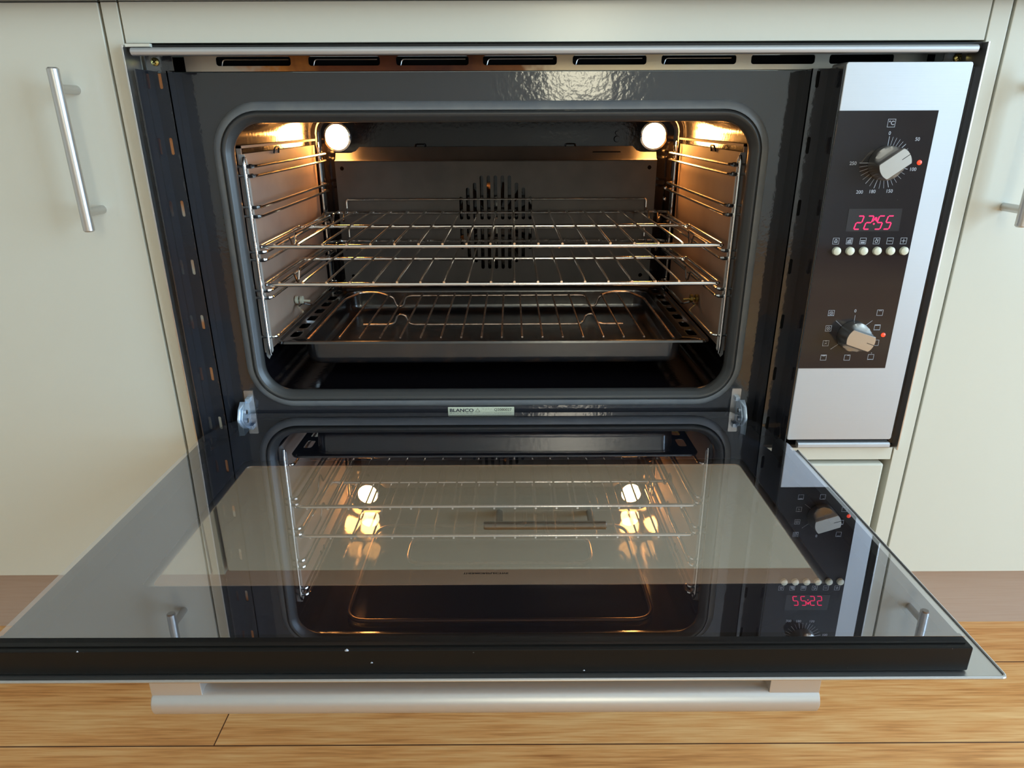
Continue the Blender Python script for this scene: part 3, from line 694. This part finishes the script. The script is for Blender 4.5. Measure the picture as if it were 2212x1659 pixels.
# knobs
def knob(name, x, z, ang):
    R0, HT = 0.0182, 0.0225
    N_ = 96; secs = []
    lv = [(0.0, 1.0, 9), (0.0008, 1.0, 9), (0.0065, 0.985, 9), (0.0085, 0.975, 0.0178), (0.0105, 0.97, 0.0155), (0.0128, 0.965, 0.0128), (0.0155, 0.96, 0.0108), (0.0185, 0.955, 0.0099), (0.0216, 0.950, 0.0096), (0.0225, 0.925, 0.0090)]
    for h_, rs, wv in lv:
        ring_ = []
        for k in range(N_):
            a = 2*PI*k/N_; r = R0*rs; s = abs(math.sin(a))
            if s*r > wv: r = wv/s
            u, v = r*math.cos(a), r*math.sin(a)
            if h_ > 0.008: u = min(u, R0*0.93)
            X_ = u*math.cos(ang)-v*math.sin(ang); Z_ = u*math.sin(ang)+v*math.cos(ang)
            ring_.append((x+X_, -0.0012-h_, z+Z_))
        secs.append(ring_)
    kb = MB().loft(secs, cap0=True, cap1=True).build(name, 'knob_metal', cp, auto=38)
    L_ = MB(); ca, sa = math.cos(ang), math.sin(ang)
    p = [(0.0075, -0.0003), (0.0172, -0.0003), (0.0172, 0.0003), (0.0075, 0.0003)]
    L_.plate([(x+u*ca-v*sa, z+u*sa+v*ca) for u, v in p], [], -0.0012-HT-0.0001, -0.0012-HT+0.0002)
    L_.build('knob_pointer', 'black_void', kb, smooth=False)
    MB().tube([(x, -0.0005, z), (x, -0.0013, z)], 0.0150, 32).build('knob_collar', 'black_matt', kb)
knob('temperature_knob', KX, K1, math.radians(36))
knob('function_knob', KX-0.0005, K2, math.radians(-19))

# ================================================================== DOOR (folded down, front slightly raised)
SL = 0.0232
door = bpy.data.objects.new('oven_door', None); COL.objects.link(door); door.parent = ov
door.location = (0, 0, 0.0290); door.rotation_euler = (-math.asin(SL), 0, 0); door.empty_display_size = 0.05
G = [(-0.4335, -0.3775), (0.2890, -0.3800), (0.2880, -0.0450), (0.2738, 0.0180), (0.2490, 0.0585), (-0.3985, 0.0600), (-0.4200, 0.0180), (-0.4335, -0.0150)]
MB().plate(G, [], -0.0040, 0.0, 'xy').build('inner_glass', 'door_glass', door, smooth=False)
# window opening of the door body, in door coordinates
WN = rrect(-0.3760, 0.2365, -0.2860, -0.0360, 0.006, 5)
GB = [(-0.4315, -0.3760), (0.2870, -0.3785), (0.2860, -0.0450), (0.2720, 0.0170), (0.2475, 0.0560), (-0.3970, 0.0575), (-0.4185, 0.0170), (-0.4315, -0.0150)]
body = MB().plate(GB, [WN], -0.0240, -0.0225, 'xy')
body.build('door_backing', 'black_print', door, smooth=False)
# perimeter frame: front bar, sides
fr = MB()
fr.box(-0.4370, 0.2925, -0.3865, -0.3700, -0.0265, -0.0052, bev=0.0012)
fr.box(-0.4345, 0.2890, -0.3820, -0.3700, -0.0052, -0.0042)
for x0, x1 in ((-0.4335, -0.4230), (0.2785, 0.2890)): fr.box(x0, x1, -0.3700, -0.0200, -0.0260, -0.0045)
fr.box(-0.3980, 0.2480, 0.0480, 0.0560, -0.0240, -0.0045)
fr.build('door_frame', 'door_black', door)
for x, w_, r in ((-0.1690, -0.0052, 0.0013), (-0.1515, -0.0165, 0.0008), (-0.3670, -0.0052, 0.0007), (0.0060, -0.0245, 0.0007)):
    MB().tube([(x-r, -0.3866, w_), (x, -0.3866, w_+r*0.5), (x+r, -0.3866, w_)], [r*0.4, r*0.8, r*0.3], 6).build('paint_chip', 'print_grey', door)
# steel skin with rolled rim
SK = [(-0.4420, -0.3925), (0.3180, -0.3925), (0.3180, -0.0060), (0.2700, -0.0060), (0.2450, 0.0500), (-0.3950, 0.0500), (-0.4200, -0.0060), (-0.4420, -0.0060)]
sk = MB().plate(SK, [rrect(-0.3705, 0.2310, -0.2790, -0.0430, 0.006, 5)], -0.0285, -0.0272, 'xy')
sk.tube([(-0.4415, -0.0060, -0.0272), (-0.4415, -0.3925, -0.0272), (0.3178, -0.3925, -0.0272), (0.3178, -0.0060, -0.0272)], 0.0013, 8, fillet=0.004)
sk.build('door_skin', 'steel_satin', door)
MB().plate(rrect(-0.3720, 0.2325, -0.2805, -0.0415, 0.006, 5), [], -0.0325, -0.0287, 'xy').build('outer_glass', 'outer_glass', door, smooth=False)
tm = MB()
text_bm(tm, 'THERMOREFLECTIVE', 0.0046, lambda x, y: (-0.0715+x*0.98, -0.2605-y*0.75, -0.0284), 0.00014)
tm.build('glass_lettering', 'print_dark', door, smooth=False)
# handle under the front edge
ZH = -0.0600; YH = -0.3750
hd = MB().tube([(-0.3235, YH, ZH), (-0.3234, YH, ZH), (-0.3225, YH, ZH), (0.1867, YH, ZH), (0.1876, YH, ZH), (0.1877, YH, ZH)], [0.0105, 0.0105, 0.0115, 0.0115, 0.0105, 0.0105], 40).build('door_handle', 'handle_metal', door)
for x0, x1 in ((-0.3233, -0.2845), (0.1490, 0.1875)):
    MB().box(x0, x1, YH-0.0070, YH+0.0090, ZH+0.0050, -0.0288, bev=0.0006).build('handle_post', 'handle_metal', hd)

# ================================================================== RACKS
def wire_rack(label, z, first):
    r = empty('wire_rack', (-0.0720, 0.104, FZ+z), label, 'oven rack', 'chrome wire racks in the oven')
    X0, X1 = -0.3735+0.0720, 0.2290+0.0720
    RF = 0.0028
    ym, yb = 0.178, 0.347
    fr_ = MB().tube([(X0, 0, 0), (X1, 0, 0), (X1, ym, 0), (X0, ym, 0)], RF, 10, closed=True, fillet=0.006)
    fr_.build('outer_frame', 'chrome', r)
    # rear rail with cranked ends
    MB().tube([(X0+0.008, ym-0.01, 0), (X0+0.006, yb-0.050, 0), (X0+0.004, yb-0.035, 0.004), (X0+0.016, yb, 0), (X1-0.016, yb, 0), (X1-0.004, yb-0.035, 0.004), (X1-0.006, yb-0.050, 0), (X1-0.008, ym-0.01, 0)], 0.0024, 8, fillet=0.006).build('rear_rail', 'chrome', r)
    # raised stop bar
    zs = 0.0225
    MB().tube([(X0+0.036, yb-0.030, -0.010), (X0+0.034, yb-0.012, 0.002), (X0+0.036, yb+0.002, 0.004), (X0+0.036, yb+0.003, zs), (X1-0.036, yb+0.003, zs), (X1-0.036, yb+0.002, 0.004), (X1-0.034, yb-0.012, 0.002), (X1-0.036, yb-0.030, -0.010)], 0.0017, 8, fillet=0.005).build('rear_stop', 'chrome', r)
    cw = MB(); n = 19
    for k in range(n):
        x = -0.3530+0.0720+0.5590*k/(n-1)
        if k in (0, n-1):
            # safety notches in the outermost wires
            pts = [(x, -0.0015, 0.0030), (x, 0.060, 0.0034), (x, 0.072, -0.012), (x, 0.080, -0.014), (x, 0.090, 0.0034), (x, yb-0.06, 0.0034), (x, yb-0.045, -0.012), (x, yb-0.035, 0.0030), (x, yb+0.001, 0.0030)]
            cw.tube(pts, 0.00155, 7, fillet=0.004)
        else:
            cw.tube([(x, -0.0022, 0.0030), (x, 0.02, 0.0036), (x, ym, 0.0036), (x, yb+0.0015, 0.0030)], 0.0016, 8)
    cw.build('cross_wires', 'chrome', r)
    return r
rk = wire_rack('chrome wire rack on the upper runners, nearest the oven lamps', 0.2440, True)
r2_ = copy_tree(rk); r2_.location = (-0.0720, 0.104, FZ+0.1940); r2_['label'] = 'chrome wire rack in the middle, between the upper rack and the roasting tray'

# roasting tray
def tray():
    X0, X1, Y0, Y1 = -0.3700, 0.2260, 0.1040, 0.4400
    zt_ = 0.1150
    mb = MB()
    def rr(x0, x1, y0, y1, r, z): return [(x, y, z) for x, y in rrect(x0, x1, y0, y1, r, 6)]
    bx0, bx1, by0, by1 = X0+0.0330, X1-0.0330, Y0+0.0080, Y1-0.030
    s = [rr(X0, X1, Y0, Y1, 0.012, zt_-0.0035), rr(X0+0.0006, X1-0.0006, Y0+0.0006, Y1-0.0006, 0.012, zt_-0.0006), rr(X0+0.0030, X1-0.0030, Y0+0.0030, Y1-0.0030, 0.011, zt_), 
         rr(X0+0.0058, X1-0.0058, Y0+0.0058, Y1-0.0058, 0.010, zt_-0.0025)]
    mb.loft(s)
    # flange sheet with slots down both sides and the basin opening
    sl_ = []
    for xc in (X0+0.0165, X1-0.0165):
        for k in range(7):
            y = Y0+0.030+k*0.042; sl_.append(rrect(xc-0.0065, xc+0.0065, y, y+0.028, 0.0045, 4))
    op = rrect(bx0, bx1, by0, by1, 0.022, 6)
    mb.plate(rrect(X0+0.0055, X1-0.0055, Y0+0.0055, Y1-0.0055, 0.010, 4), sl_+[op], zt_-0.0035, zt_-0.0025, 'xy')
    mb.loft([rr(bx0, bx1, by0, by1, 0.022, zt_-0.0025), rr(bx0+0.0015, bx1-0.0015, by0+0.0015, by1-0.0015, 0.021, zt_-0.0055), rr(bx0+0.0022, bx1-0.0022, by0+0.0020, by1-0.0020, 0.021, zt_-0.026), rr(bx0+0.0035, bx1-0.0035, by0+0.0035, by1-0.0035, 0.020, zt_-0.0320), rr(bx0+0.0070, bx1-0.0070, by0+0.0070, by1-0.0070, 0.019, zt_-0.0362), rr(bx0+0.0130, bx1-0.0130, by0+0.0130, by1-0.0130, 0.016, zt_-0.0380)], cap1=True)
    return tag(mb.build('roasting_tray', 'enamel_tray', loc=(0, 0, FZ)), 'deep black enamel roasting tray with slotted side flanges at the bottom of the oven', 'tray')
tray()
# wire insert lying in the tray
gi = empty('tray_grid', (-0.0740, 0.112, FZ+0.1150), 'dark wire grid insert lying inside the black roasting tray', 'grid')
XA, XB = -0.3285+0.0740, 0.1780+0.0740
z0_ = -0.0010
def wavy(y, z, xs_, dz, xa_, xb_):
    pts = [(xa_, y, z)]
    for xc in xs_:
        for dx, k in ((-0.0190, 0), (-0.0110, 0.15), (-0.0065, 0.85), (-0.0025, 1), (0.0025, 1), (0.0065, 0.85), (0.0110, 0.15), (0.0190, 0)):
            pts.append((xc+dx, y, z+dz*k))
    return pts+[(xb_, y, z)]
fr_ = MB()
fr_.tube([(XA, 0.004, z0_), (XA, 0.230, z0_), (XA+0.020, 0.262, z0_+0.004), (XA+0.050, 0.262, z0_+0.004), (XA+0.070, 0.254, z0_)], 0.0020, 8, fillet=0.010)
fr_.tube([(XB, 0.004, z0_), (XB, 0.230, z0_), (XB-0.020, 0.262, z0_+0.004), (XB-0.050, 0.262, z0_+0.004), (XB-0.070, 0.254, z0_)], 0.0020, 8, fillet=0.010)
bk = wavy(0.254, z0_, (-0.166, 0.168), -0.019, XA+0.070, XB-0.070)
fr_.tube(bk, 0.0019, 8, fillet=0.006)
fr_.build('outer_frame', 'chrome_dull', gi)
md = wavy(0.130, z0_-0.0155, (-0.144, 0.150), 0.016, XA+0.050, XB-0.050)
MB().tube(md, 0.0016, 8, fillet=0.006).build('support_wire', 'chrome_dull', gi)
cw = MB()
for k in range(16):
    x = -0.2843+0.0740+0.4206*k/15
    cw.tube([(x, 0.002, z0_+0.0030), (x, 0.254, z0_+0.0030), (x, 0.257, z0_+0.0026)], 0.0014, 7)
cw.build('cross_wires', 'chrome_dull', gi)
